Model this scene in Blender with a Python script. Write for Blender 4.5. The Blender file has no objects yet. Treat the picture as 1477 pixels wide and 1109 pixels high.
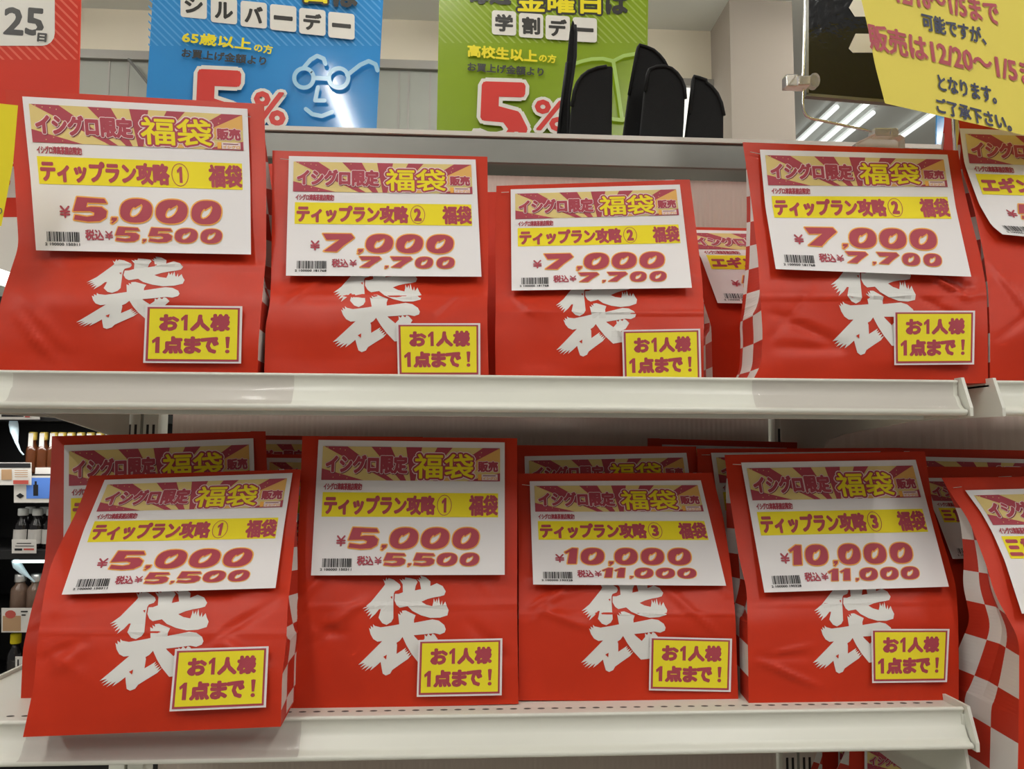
import bpy, math, random
import numpy as np
from mathutils import Matrix, Vector
from mathutils.geometry import tessellate_polygon
SC = bpy.context.scene
COL = SC.collection
# ------------------------------------------------------------------ camera, sky, lights, exposure
IW, IH, FPX = 1477.0, 1109.0, 1060.0
CAM = np.array([0.4512, -0.6388, 1.3503])
YAW, PIT, ROL = 0.0554, 0.0824, 0.0052
def _rot():
    c, s = math.cos(YAW), math.sin(YAW); A = np.array([[c, -s, 0], [s, c, 0], [0, 0, 1]])
    c, s = math.cos(PIT), math.sin(PIT); B = np.array([[1, 0, 0], [0, c, s], [0, -s, c]])
    c, s = math.cos(ROL), math.sin(ROL); C = np.array([[c, 0, s], [0, 1, 0], [-s, 0, c]])
    return C @ B @ A
ROT = _rot()                                   # rows: right, forward, up
cd = bpy.data.cameras.new('camera'); cd.sensor_width = 36; cd.lens = 36 * FPX / IW; cd.clip_start = 0.02
cam = bpy.data.objects.new('camera', cd); COL.objects.link(cam); SC.camera = cam
r, f, u = ROT
cam.matrix_world = Matrix(((r[0], u[0], -f[0], CAM[0]), (r[1], u[1], -f[1], CAM[1]), (r[2], u[2], -f[2], CAM[2]), (0, 0, 0, 1)))
w = bpy.data.worlds.new('world'); SC.world = w; w.use_nodes = True
w.node_tree.nodes['Background'].inputs[0].default_value = (1.0, 0.97, 0.93, 1)
w.node_tree.nodes['Background'].inputs[1].default_value = 0.34
SC.view_settings.view_transform = 'Standard'; SC.view_settings.look = 'None'
SC.view_settings.gamma = 1; SC.view_settings.use_curve_mapping = False
SC.view_settings.exposure = -0.47
CEIL = 3.30
# ceiling lamps: x, y centre, length; rear ones unseen, added to light the wall
LAMPS = [(-.30, -1.70, 2.4), (1.5, -1.91, 2.4), (-2.1, -1.91, 2.4), (3.3, -1.91, 2.4), (.3, 1.2, 2.0), (2.1, 1.2, 2.0), (-1.5, 1.2, 2.0), (3.9, 1.2, 2.0)]
def area(name, loc, sx, sy, power, rot=(0, 0, 0), color=(1, .97, .92)):
    l = bpy.data.lights.new(name, 'AREA'); l.shape = 'RECTANGLE'; l.size = sx; l.size_y = sy; l.energy = power; l.color = color
    o = bpy.data.objects.new(name, l); COL.objects.link(o); o.location = loc; o.rotation_euler = rot; return o
for x, y, n in LAMPS:
    area('ceiling_lamp_light', (x, y, CEIL - .075), .045, n - .1, (9 if y < 0 else 7) * n)

# ------------------------------------------------------------------ helpers
def rays(px, py):
    px = np.asarray(px, float); py = np.asarray(py, float)
    d = np.stack([(px - IW / 2) / FPX, np.ones_like(px), -(py - IH / 2) / FPX], -1)
    return d @ ROT
def at(px, py, Y):
    d = rays(px, py); t = (np.asarray(Y) - CAM[1]) / d[..., 1]
    return CAM + d * t[..., None]
def at_z(px, py, z):
    d = rays(px, py); t = (z - CAM[2]) / d[..., 2]; return CAM + d * np.asarray(t)[..., None]
def at_x(px, py, x):
    d = rays(px, py); t = (x - CAM[0]) / d[..., 0]; return CAM + d * np.asarray(t)[..., None]
def srgb(*c):
    c = [v / 255 for v in c]; return tuple(v / 12.92 if v <= .04045 else ((v + .055) / 1.055) ** 2.4 for v in c)
MATS = {}
def mat(name, col, rough=.5, metal=0, spec=.5, emit=0, noise=0, bump=0, nscale=60, alpha=1, trans=0):
    if name in MATS: return MATS[name]
    m = bpy.data.materials.new(name); m.use_nodes = True; nt = m.node_tree; b = nt.nodes['Principled BSDF']
    b.inputs['Base Color'].default_value = (*col, 1); b.inputs['Roughness'].default_value = rough
    b.inputs['Metallic'].default_value = metal; b.inputs['Specular IOR Level'].default_value = spec
    b.inputs['Alpha'].default_value = alpha; b.inputs['Transmission Weight'].default_value = trans
    if emit:
        b.inputs['Emission Color'].default_value = (*col, 1); b.inputs['Emission Strength'].default_value = emit
    if noise or bump:
        tc = nt.nodes.new('ShaderNodeTexCoord'); n = nt.nodes.new('ShaderNodeTexNoise'); n.inputs['Scale'].default_value = nscale
        n.inputs['Detail'].default_value = 4; nt.links.new(tc.outputs['Object'], n.inputs['Vector'])
        if noise:
            mx = nt.nodes.new('ShaderNodeMix'); mx.data_type = 'RGBA'; mx.inputs[0].default_value = 1; mx.blend_type = 'MIX'
            mx.inputs[6].default_value = (*[v * (1 - noise) for v in col], 1); mx.inputs[7].default_value = (*[min(1, v * (1 + noise)) for v in col], 1)
            nt.links.new(n.outputs['Fac'], mx.inputs[0]); nt.links.new(mx.outputs[2], b.inputs['Base Color'])
        if bump:
            bp = nt.nodes.new('ShaderNodeBump'); bp.inputs['Strength'].default_value = bump; bp.inputs['Distance'].default_value = .002
            nt.links.new(n.outputs['Fac'], bp.inputs['Height']); nt.links.new(bp.outputs[0], b.inputs['Normal'])
    MATS[name] = m; return m
RED = mat('red_kraft_paper', (.54, .032, .009), .40, spec=.24, noise=.06, bump=.12, nscale=45)
PAPER = mat('white_card', (.80, .77, .77), .6, spec=.2)
MAROON = mat('maroon_print', (.40, .060, .085), .55, spec=.2)
DKMAR = mat('dark_maroon_print', (.22, .04, .06), .55, spec=.2)
CREAM = mat('cream_print', (.72, .56, .22), .6, spec=.2)
ORANGE = mat('orange_print', (.75, .42, .12), .6, spec=.2)
YEL = mat('yellow_print', (.84, .70, .022), .6, spec=.2)
STYEL = mat('limit_card_yellow', (.84, .73, .03), .6, spec=.2)
AMBER = mat('amber_print', (.85, .42, .08), .6, spec=.2)
PINK = mat('pale_pink_print', (.82, .66, .66), .6, spec=.2)
INK = mat('black_ink', (.02, .02, .022), .6, spec=.2)
WHITE_INK = mat('white_ink', (.74, .73, .70), .5, spec=.3)
SHELF = mat('ivory_enamel', (.74, .74, .66), .32, spec=.5, noise=.02, nscale=8)
PANEL = mat('ivory_back_panel', (.66, .56, .49), .55, noise=.03, nscale=20)
ALU = mat('brushed_aluminium', (.25, .25, .23), .42, metal=.8, noise=.04, nscale=30)
CHROME = mat('chrome', (.75, .75, .74), .12, metal=1)
STEEL = mat('staple_steel', (.7, .68, .64), .3, metal=.8)
BLACK = mat('black_fabric', (.012, .012, .012), .85, spec=.2, bump=.3, nscale=500)
BLACKTAPE = mat('black_binding', (.006, .006, .006), .7, spec=.3)
def make_check():
    m = bpy.data.materials.new('red_white_check'); m.use_nodes = True; nt = m.node_tree; b = nt.nodes['Principled BSDF']
    uv = nt.nodes.new('ShaderNodeUVMap'); c = nt.nodes.new('ShaderNodeTexChecker'); c.inputs['Scale'].default_value = 1.0
    c.inputs['Color1'].default_value = (.74, .70, .66, 1); c.inputs['Color2'].default_value = (.52, .03, .011, 1)
    nt.links.new(uv.outputs[0], c.inputs['Vector']); nt.links.new(c.outputs[0], b.inputs['Base Color'])
    b.inputs['Roughness'].default_value = .5; return m
CHECK = make_check()

class MB:
    """collects polygons with a material each and links them as one mesh object"""
    def __init__(s): s.v = []; s.n = 0; s.f = []; s.mi = []; s.ms = []; s.uv = {}
    def m(s, m):
        if m not in s.ms: s.ms.append(m)
        return s.ms.index(m)
    def add(s, verts, faces, m, uvs=None):
        k = s.m(m); verts = np.asarray(verts, float).reshape(-1, 3)
        if uvs is not None:
            for i, q in enumerate(uvs): s.uv[s.n + i] = q
        s.v.append(verts); n = s.n
        s.f += [tuple(i + n for i in fc) for fc in faces]; s.mi += [k] * len(faces); s.n += len(verts)
    def grid(s, P, m, uv=None):
        a, b = P.shape[:2]
        F = [(i * b + j, i * b + j + 1, (i + 1) * b + j + 1, (i + 1) * b + j) for i in range(a - 1) for j in range(b - 1)]
        s.add(P.reshape(-1, 3), F, m, None if uv is None else uv.reshape(-1, 2))
    def box(s, lo, hi, m):
        (a, b, c), (d, e, g) = lo, hi
        V = [(a, b, c), (d, b, c), (d, e, c), (a, e, c), (a, b, g), (d, b, g), (d, e, g), (a, e, g)]
        s.add(V, [(3, 2, 1, 0), (4, 5, 6, 7), (0, 1, 5, 4), (1, 2, 6, 5), (2, 3, 7, 6), (3, 0, 4, 7)], m)
    def prism(s, pts, off, m):
        """planar outline pts (n,3) swept by vector off"""
        A = np.asarray(pts, float); n = len(A); B = A + np.asarray(off)
        F = [tuple(reversed(range(n))), tuple(range(n, 2 * n))] + [(i, (i + 1) % n, n + (i + 1) % n, n + i) for i in range(n)]
        s.add(np.vstack([A, B]), F, m)
    def tube(s, path, r, m, k=10, cap=True):
        P = np.asarray(path, float); n = len(P); R = np.broadcast_to(r, n); rings = []
        ref = None
        for i in range(n):
            t = P[min(i + 1, n - 1)] - P[max(i - 1, 0)]; t = t / np.linalg.norm(t)
            if ref is None:
                ref = np.cross(t, (0, 0, 1.)) if abs(t[2]) < .9 else np.cross(t, (1., 0, 0))
            ref = ref - t * (ref @ t); ref /= np.linalg.norm(ref); b = np.cross(t, ref)
            a = np.linspace(0, 2 * math.pi, k, endpoint=False)
            rings.append(P[i] + R[i] * (np.cos(a)[:, None] * ref + np.sin(a)[:, None] * b))
        F = [(i * k + j, i * k + (j + 1) % k, (i + 1) * k + (j + 1) % k, (i + 1) * k + j) for i in range(n - 1) for j in range(k)]
        if cap: F += [tuple(reversed(range(k))), tuple(range((n - 1) * k, n * k))]
        s.add(np.vstack(rings), F, m)
    def lathe(s, c, prof, m, k=14):
        """prof: list of (radius, z) around vertical axis at c"""
        a = np.linspace(0, 2 * math.pi, k, endpoint=False); V = []
        for rr, z in prof: V += [(c[0] + rr * math.cos(t), c[1] + rr * math.sin(t), c[2] + z) for t in a]
        n = len(prof)
        F = [(i * k + j, i * k + (j + 1) % k, (i + 1) * k + (j + 1) % k, (i + 1) * k + j) for i in range(n - 1) for j in range(k)]
        F += [tuple(reversed(range(k))), tuple(range((n - 1) * k, n * k))]
        s.add(V, F, m)
    def build(s, name, parent=None, smooth=False, bevel=0, label=None):
        V = np.vstack(s.v); o0 = np.array(parent.location) if parent else V.min(0) * .5 + V.max(0) * .5
        if parent is None: o0[2] = V[:, 2].min()
        if parent is not None and parent.parent is not None: o0 = o0 + np.array(parent.parent.location)
        me = bpy.data.meshes.new(name); me.from_pydata((V - o0).tolist(), [], s.f)
        for m in s.ms: me.materials.append(m)
        me.polygons.foreach_set('material_index', s.mi)
        if smooth: me.polygons.foreach_set('use_smooth', [True] * len(s.f))
        if s.uv:
            L = me.uv_layers.new(name='UVMap')
            for lp in me.loops: L.data[lp.index].uv = s.uv.get(lp.vertex_index, (0, 0))
        o = bpy.data.objects.new(name, me); COL.objects.link(o)
        if parent: o.parent = parent
        else: o.location = o0
        if parent is not None and parent.type == 'MESH': o.location = (0, 0, 0)
        if bevel:
            b = o.modifiers.new('bevel', 'BEVEL'); b.width = bevel; b.segments = 2; b.limit_method = 'ANGLE'
        if label: o['label'] = label
        return o
def empty(name, loc, label, cat, group=None):
    o = bpy.data.objects.new(name, None); COL.objects.link(o); o.location = tuple(float(v) for v in loc); o.empty_display_size = .05
    return tag(o, label, cat, group)
def tag(o, label, cat, group=None):
    o['label'] = label; o['category'] = cat
    if group: o['group'] = group
    return o
def struct(o): o['kind'] = 'structure'; return o

# ------------------------------------------------------------------ flat lettering
_TX = {}
def glyphs(s):
    if s not in _TX:
        c = bpy.data.curves.new('lettering', 'FONT'); c.body = s; c.resolution_u = 2
        o = bpy.data.objects.new('lettering', c); COL.objects.link(o)
        e = o.evaluated_get(bpy.context.evaluated_depsgraph_get()); me = e.to_mesh()
        V = np.array([v.co[:2] for v in me.vertices]); F = [tuple(p.vertices) for p in me.polygons]
        e.to_mesh_clear(); bpy.data.objects.remove(o); bpy.data.curves.remove(c)
        lo, hi = V.min(0), V.max(0); V = (V - lo) / (hi - lo); V[:, 1] = 1 - V[:, 1]; _TX[s] = (V, F)
    return _TX[s]
def stroke(V, F, wd):
    """outline of width wd round the outer edges of faces F"""
    cnt = {}
    for fc in F:
        for i in range(len(fc)):
            a, b = fc[i], fc[(i + 1) % len(fc)]; k = (min(a, b), max(a, b)); cnt[k] = cnt.get(k, 0) + 1
    out = []; vs = set()
    for (a, b), n in cnt.items():
        if n > 1: continue
        d = V[b] - V[a]; L = np.hypot(*d)
        if L < 1e-9: continue
        nn = np.array([-d[1], d[0]]) / L * wd; out.append(np.array([V[a] - nn, V[b] - nn, V[b] + nn, V[a] + nn])); vs.update((a, b))
    hx = np.stack([np.cos(np.arange(6) * math.pi / 3), np.sin(np.arange(6) * math.pi / 3)], -1) * wd
    for a in vs: out.append(V[a] + hx)
    return out
def line2(pts, wd):
    out = []; pts = np.asarray(pts, float)
    for a, b in zip(pts[:-1], pts[1:]):
        d = b - a; nn = np.array([-d[1], d[0]]) / np.hypot(*d) * wd; out.append(np.array([a - nn, b - nn, b + nn, a + nn]))
    hx = np.stack([np.cos(np.arange(8) * math.pi / 4), np.sin(np.arange(8) * math.pi / 4)], -1) * wd
    return out + [p + hx for p in pts]
ONE = [(0, .24), (.62, 0), (1, 0), (1, 1), (.46, 1), (.46, .30), (.10, .42)]
EXC = [(0, .03), (.5, 0), (1, .03), (.78, .70), (.22, .70)]
def shape(pts, x0, y0, x1, y1):
    V, F = poly2(np.array(pts) * [x1 - x0, y1 - y0] + [x0, y0]); return polys(V, F)
def poly2(pts):
    P = np.asarray(pts, float); T = tessellate_polygon([[Vector((x, y, 0)) for x, y in P]])
    return P, [tuple(t) for t in T]
def polys(V, F): return [V[list(fc)] for fc in F]
def text(s, tl, tr, bl, bold=0, parts=False):
    """lettering s in the parallelogram tl, tr, bl"""
    V, F = glyphs(s); tl, tr, bl = map(np.array, (tl, tr, bl)); V = tl + V[:, :1] * (tr - tl) + V[:, 1:] * (bl - tl)
    if parts: return V, F
    return polys(V, F) + (stroke(V, F, bold) if bold else [])
def tbox(s, x0, y0, x1, y1, bold=0, parts=False, slant=0):
    return text(s, (x0 + slant, y0), (x1 + slant, y0), (x0, y1), bold, parts)
def clip(P, axis, c, keep_less):
    out = []; n = len(P)
    for i in range(n):
        a, b = P[i], P[(i + 1) % n]; da, db = a[axis] - c, b[axis] - c
        if not keep_less: da, db = -da, -db
        if da <= 0: out.append(a)
        if da * db < 0: out.append(a + (b - a) * (da / (da - db)))
    return np.array(out)
def dice(ps, cx, cy):
    res = []
    for P in ps:
        for ax, c in ((0, cx), (1, cy)):
            pass
        stack = [P]
        for ax, c in ((0, cx), (1, cy)):
            nxt = []
            for Q in stack:
                lo, hi = Q[:, ax].min(), Q[:, ax].max()
                if hi - lo < c * .75: nxt.append(Q); continue
                ks = np.arange(math.floor(lo / c) + 1, math.ceil(hi / c)) * c
                for k in ks:
                    A = clip(Q, ax, k, True); Q = clip(Q, ax, k, False)
                    if len(A) > 2: nxt.append(A)
                    if len(Q) < 3: break
                if len(Q) > 2: nxt.append(Q)
            stack = nxt
        res += stack
    return res
def rect(x0, y0, x1, y1): return np.array([(x0, y0), (x1, y0), (x1, y1), (x0, y1)], float)
def circle(cx, cy, rx, ry, k=20):
    a = np.linspace(0, 2 * math.pi, k, endpoint=False); return np.stack([cx + rx * np.cos(a), cy + ry * np.sin(a)], -1)
def ring(outer, inner):
    n = len(outer); return [np.array([outer[i], outer[(i + 1) % n], inner[(i + 1) % n], inner[i]]) for i in range(n)]
def rrect(x0, y0, x1, y1, rad, k=4):
    out = []
    for cx, cy, a0 in ((x1 - rad, y0 + rad, -90), (x1 - rad, y1 - rad, 0), (x0 + rad, y1 - rad, 90), (x0 + rad, y0 + rad, 180)):
        for i in range(k + 1):
            a = math.radians(a0 + 90 * i / k); out.append((cx + rad * math.cos(a), cy + rad * math.sin(a)))
    return np.array(out)
def put(mb, ps, fn, m):
    """maps 2-D polygons through fn (n,2)->(n,3) into mb"""
    if not ps: return
    A = np.vstack(ps); F = []; n = 0
    for P in ps: F.append(tuple(range(n, n + len(P)))); n += len(P)
    Q = fn(A); rng = np.random.default_rng(5); j = np.repeat(rng.uniform(0, 1, len(ps)), [len(P) for P in ps])
    d = CAM - Q; d /= np.linalg.norm(d, axis=1)[:, None]; mb.add(Q + d * (j * .00005 * np.linalg.norm(CAM - Q, axis=1))[:, None], F, m)

# price digits in a slanted heavy poster style, unit box 0..1 x 0..1
D5 = [(.14, 0), (.93, .045), (1, .225), (.43, .22), (.39, .41), (.53, .375), (.84, .385), (.99, .55), (.95, .81), (.76, .97), (.42, 1), (.01, .93), (.05, .73), (.40, .80), (.60, .745), (.62, .63), (.50, .57), (0, .585)]
D7 = [(0, 0), (.90, 0), (1, .21), (.66, .62), (.44, .95), (.03, .92), (.53, .31), (.12, .33)]
D1 = [(.02, .24), (.60, 0), (1, .02), (.80, .95), (.16, .95), (.36, .25), (.10, .34)]
DC = [(.25, 0), (1, 0), (.9, .45), (.3, 1), (.1, .9), (.45, .55), (.15, .5)]
def d0():
    o = []
    for k in range(28):
        a = 2 * math.pi * k / 28; x, y = math.cos(a), math.sin(a)
        x = math.copysign(abs(x) ** .84, x); y = math.copysign(abs(y) ** .84, y); o.append((.5 + .47 * x - .045 * y, .5 + .5 * y))
    i = [(.665, .215), (.695, .30), (.665, .45), (.60, .60), (.50, .72), (.395, .775), (.325, .74), (.31, .64), (.34, .50), (.405, .37), (.45, .345), (.465, .395), (.54, .32), (.61, .27)]
    return np.array(o), np.array(i)
def number(s, boxes, y0, y1, bold):
    """returns (fill polygons, outline polygons)"""
    fill, out = [], []
    for ch, (x0, x1) in zip(s, boxes):
        a, b = (y0, y1) if ch != ',' else (y0 + .80 * (y1 - y0), y1 + .06 * (y1 - y0))
        S = lambda P: np.asarray(P) * [x1 - x0, b - a] + [x0, a]
        if ch == '0':
            o, i = map(S, d0()); V = np.vstack([o, i]); F = [tuple(t) for t in tessellate_polygon([[Vector((x, y, 0)) for x, y in o], [Vector((x, y, 0)) for x, y in i[::-1]]])]
            V = np.vstack([o, i[::-1]]); fill += polys(V, F); out += stroke(V, F, bold)
        else:
            V, F = poly2(S({'5': D5, '7': D7, '1': D1, ',': DC}[ch])); fill += polys(V, F); out += stroke(V, F, bold)
    return fill, out

# ------------------------------------------------------------------ the price card design (millimetres, 210 x 148)
CW, CH = 210.0, 148.0
_CD = {}
def yen(x0, y0, x1, y1, wd):
    p = lambda a, b: (x0 + wd + a * (x1 - x0 - 2 * wd), y0 + wd + b * (y1 - y0 - 2 * wd)); out = []
    for q in ([(.05, 0), (.5, .44)], [(.95, 0), (.5, .44)], [(.5, .44), (.5, 1)], [(0, .47), (1, .47)], [(0, .73), (1, .73)]): out += line2([p(*k) for k in q], wd)
    return out
def card_design(kind):
    """list of (material, height, polygons)"""
    if kind in _CD: return _CD[kind]
    L = []; X = lambda q: q * CW; Yv = lambda q: q * CH
    bx0, bx1, by0, by1 = X(.026), X(.975), Yv(.045), Yv(.295)
    L.append((CREAM, 1, dice([rect(bx0, by0, bx1, by1)], 12, 10)))
    B = lambda x, y: (bx0 + (x - 165) / 1223 * (bx1 - bx0), by0 + (y - 12) / 238 * (by1 - by0))
    C = np.array(B(790, 345)); rp = []
    def ray(a, b, m):
        P = np.array([B(*a), B(*b), C])
        for ax, c, le in ((0, bx0, False), (0, bx1, True), (1, by0, False), (1, by1, True)):
            if len(P): P = clip(P, ax, c, le)
        if len(P) > 2: L.append((m, 2, dice([P], 12, 10)))
    ray((175, 12), (335, 12), MAROON); ray((500, 12), (635, 12), MAROON); ray((740, 12), (850, 12), MAROON)
    ray((955, 12), (1060, 12), MAROON); ray((1270, 12), (1388, 12), MAROON); ray((1388, 12), (1388, 112), ORANGE)
    ray((165, 168), (165, 262), MAROON); ray((1388, 190), (1388, 290), MAROON)
    dots = [B(x, y) for x, y in ((240, 28), (285, 30), (320, 38), (200, 20), (245, 230), (290, 215), (340, 235), (1260, 45), (1250, 75), (560, 24))]
    L.append((CREAM, 2.5, [circle(x, y, .55, .55, 6) for x, y in dots]))
    def outlined(s, x0, y0, x1, y1, layers):
        V, F = tbox(s, X(x0), Yv(y0), X(x1), Yv(y1), parts=True); fp = polys(V, F)
        for m, z, wd in layers: L.append((m, z, fp + stroke(V, F, wd)))
        return V, F
    V, F = tbox('イシグロ限定', X(.050) + .8, Yv(.112) + .9, X(.478) + .8, Yv(.238) + .9, parts=True)
    L.append((DKMAR, 3, stroke(V, F, 1.7) + polys(V, F)))
    outlined('イシグロ限定', .050, .112, .478, .238, ((PINK, 4, 1.75), (MAROON, 5, 1.05)))
    outlined('福袋', .519, .096, .832, .275, ((PINK, 4, 3.6), (MAROON, 5, 2.55), (YEL, 6, .6)))
    outlined('販売', .860, .148, .962, .222, ((PINK, 4, 1.2), (MAROON, 5, .65)))
    L.append((PINK, 4, [rect(X(.878), Yv(.243), X(.962), Yv(.287))])); L.append((AMBER, 5, [rect(X(.858), Yv(.243), X(.876), Yv(.287))]))
    L.append((ORANGE, 5, tbox('イシグロ', X(.884), Yv(.263), X(.958), Yv(.284), .18)))
    L.append((DKMAR, 5, [rect(X(.884), Yv(.250), X(.952), Yv(.256))]))
    L.append((MAROON, 2, tbox('イシグロ津高茶屋店限定!', X(.042), Yv(.318), X(.243), Yv(.367), .28)))
    L.append((YEL, 1, dice([rect(X(.038), Yv(.385), X(.965), Yv(.566))], 12, 10)))
    if kind in '123':
        L.append((MAROON, 3, tbox('ティップラン攻略', X(.052), Yv(.412), X(.630), Yv(.545), 1.05)))
        cx, cy = X(.682), Yv(.477); L.append((MAROON, 3, ring(circle(cx, cy, 8.2, 11.6), circle(cx, cy, 7.5, 10.9))))
        L.append((MAROON, 3, shape(ONE, cx - 3.0, Yv(.422), cx + 2.2, Yv(.532)) if kind == '1' else tbox(kind, cx - 3.2, Yv(.43), cx + 3.2, Yv(.525), 1.0)))
        L.append((MAROON, 3, tbox('福袋', X(.815), Yv(.405), X(.960), Yv(.550), .95)))
    elif kind == 'egi':
        L.append((MAROON, 3, tbox('エギング', X(.055), Yv(.42), X(.40), Yv(.54), 1.2)))
        L.append((MAROON, 3, tbox('福袋', X(.815), Yv(.405), X(.960), Yv(.550), .95)))
    else:
        L.append((MAROON, 3, tbox('三', X(.052), Yv(.42), X(.112), Yv(.535), 1.3) + tbox('重', X(.130), Yv(.405), X(.215), Yv(.55), 1.0)))
    big, bigb, sm, smb, code = {
        '2': ('7,000', [(.186, .35), (.362, .397), (.405, .555), (.563, .71), (.72, .868)], '7,700', [(.375, .49), (.503, .525), (.536, .65), (.66, .757), (.77, .868)], '2 100000 181768'),
        '3': ('10,000', [(.174, .247), (.256, .389), (.401, .432), (.437, .567), (.578, .709), (.722, .853)], '11,000', [(.365, .424), (.430, .489), (.503, .527), (.531, .636), (.644, .749), (.757, .862)], '2 100000 190328'),
    }.get(kind, ('5,000', [(.184, .342), (.352, .386), (.396, .553), (.560, .715), (.724, .870)], '5,500', [(.372, .486), (.494, .516), (.526, .637), (.645, .757), (.765, .870)], '2 100000 150311'))
    for s, bb, y0, y1, wd in ((big, bigb, .645, .805, 1.25), (sm, smb, .834, .932, .85)):
        fill, out = number(s, [(X(a), X(b)) for a, b in bb], Yv(y0), Yv(y1), wd)
        L.append((AMBER, 2, out)); L.append((MAROON, 3, fill))
    L.append((MAROON, 3, yen(X(.122), Yv(.703), X(.171), Yv(.786), .95)))
    L.append((MAROON, 3, tbox('税込', X(.235), Yv(.858), X(.318), Yv(.925), .34) + yen(X(.325), Yv(.862), X(.362), Yv(.922), .62)))
    rnd = random.Random(3); x = X(.055); bars = []
    while x < X(.208):
        wd = rnd.choice((.45, .45, .9, 1.3)); bars.append(rect(x, Yv(.875), x + wd, Yv(.94))); x += wd + rnd.choice((.45, .5, .9))
    L.append((INK, 2, bars)); L.append((INK, 2, tbox(code, X(.045), Yv(.948), X(.206), Yv(.965), .12)))
    _CD[kind] = [(m, z, ps) for m, z, ps in L if ps]; return _CD[kind]
def limit_design():
    if 'lim' in _CD: return _CD['lim']
    L = []                               # 100 x 70
    L.append((MAROON, 1, dice([rect(2.2, 2.2, 97.5, 67.2)], 12, 12))); L.append((STYEL, 2, dice([rect(4.6, 4.2, 95.4, 64.8)], 12, 12)))
    for s, a, b, c, d in (('お', 16, 12, 34, 29.5), ('人', 48, 12, 66, 29.5), ('様', 68.5, 11, 86.5, 29.5), ('点', 20.5, 38.5, 39, 57), ('ま', 42, 38.5, 57.5, 57), ('で', 59, 39, 75.5, 56.5)):
        L.append((MAROON, 3, tbox(s, a, b, c, d, 1.35)))
    L.append((MAROON, 3, shape(ONE, 37, 11, 44, 30) + shape(ONE, 8, 38, 16, 57.5) + shape(EXC, 83.3, 37, 88, 57) + [circle(85.6, 55, 2.3, 2.3, 14)]))
    _CD['lim'] = L; return L

# ------------------------------------------------------------------ bags
def smooth_rows(t, rows):
    R = np.asarray(rows, float); n = 160; g = np.linspace(0, 1, n + 1)
    out = []
    k = 5; ker = np.ones(2 * k + 1) / (2 * k + 1)
    for c in range(R.shape[1]):
        y = np.interp(g, t, R[:, c]); p = np.concatenate([2 * y[0] - y[k:0:-1], y, 2 * y[-1] - y[-2:-k - 2:-1]])
        out.append(np.convolve(p, ker, 'valid'))
    return g, np.array(out)
def ext(g, y, v):
    """linear interpolation that goes on straight past both ends"""
    r = np.interp(v, g, y); s0 = (y[4] - y[0]) / (g[4] - g[0]); s1 = (y[-1] - y[-5]) / (g[-1] - g[-5])
    return r + np.where(v < 0, v * s0, 0) + np.where(v > 1, (v - 1) * s1, 0)
class Sheet:
    def __init__(s, rows, t=None, seed=0, wr=.0016, bulge=.006, base=None):
        rows = np.asarray(rows, float)
        if t is None:
            m = (rows[:, 1] + rows[:, 3]) / 2; t = (m - m[0]) / (m[-1] - m[0])
        s.g, s.c = smooth_rows(t, rows); s.bulge = bulge; rd = random.Random(seed); s.lines = []
        for i in range(8):
            side = rd.choice((0, 1)); a = np.array([side + (.10 if side == 0 else -.10) * rd.random(), rd.uniform(.45, .85)]); ang = rd.uniform(-.9, .9)
            d = np.array([math.cos(ang) * (1 if side == 0 else -1), math.sin(ang)]); s.lines.append((a, d, rd.uniform(.15, .42), rd.uniform(.014, .045), wr * rd.uniform(-1.3, 1.7)))
        s.lines.append((np.array([-.1, .63 + rd.uniform(-.03, .03)]), np.array([1, rd.uniform(-.01, .01)]), 2.0, .012, wr * .6))
        s.ph = [rd.uniform(0, 6.28) for _ in range(6)]; s.wr = wr; s.dz = 0; s.base = base
        if base is not None:
            z = s.P(np.array([.5]), np.array([1.0]))[0, 2]; s.dz = base - z
    def px(s, u, v):
        c = [ext(s.g, y, v) for y in s.c[:5]]; return c[0] + (c[2] - c[0]) * u, c[1] + (c[3] - c[1]) * u
    def Yb(s, u, v):
        return ext(s.g, s.c[4], v) - s.bulge * np.sin(np.pi * np.clip(u, 0, 1)) * np.sin(np.pi * np.clip(v, 0, 1))
    def wrinkle(s, u, v):
        r = 0
        for a, d, L, wd, am in s.lines:
            x, y = u - a[0], v - a[1]; l = x * d[0] + y * d[1]; q = np.abs(-x * d[1] + y * d[0])
            r = r + am * np.clip(1 - q / wd, 0, 1) ** 1.3 * np.clip(1 - np.abs(l - L / 2) / (L / 2), 0, 1) ** .5
        p = s.ph
        r = r + s.wr * .5 * (np.sin(7 * u + 5 * v + p[0]) * np.sin(6 * v - 3 * u + p[1]) + .6 * np.sin(13 * u + p[2]) * np.sin(11 * v + p[3]))
        return r * np.clip(v * 6, 0, 1) * np.clip((1.0 - v) * 12, 0, 1)
    def P(s, u, v, off=0, wr=True):
        x, y = s.px(u, v); Y = s.Yb(u, v) - off - (s.wrinkle(u, v) if wr else 0); Q = at(x, y, Y)
        Q[..., 2] += s.dz * np.clip((v - .75) * 4, 0, 1); return Q
    def inv(s, x, y):
        v = np.full(np.shape(x), .5); u = np.full(np.shape(x), .5)
        for _ in range(25):
            xl, yl, xr, yr = [ext(s.g, q, v) for q in s.c[:4]]; u = (x - xl) / (xr - xl); yy = yl + (yr - yl) * u
            e = .002; a, b = s.px(u, v + e); v = np.clip(v + .9 * (y - yy) / ((b - yy) / e), -.15, 1.15)
        return u, v
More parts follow.
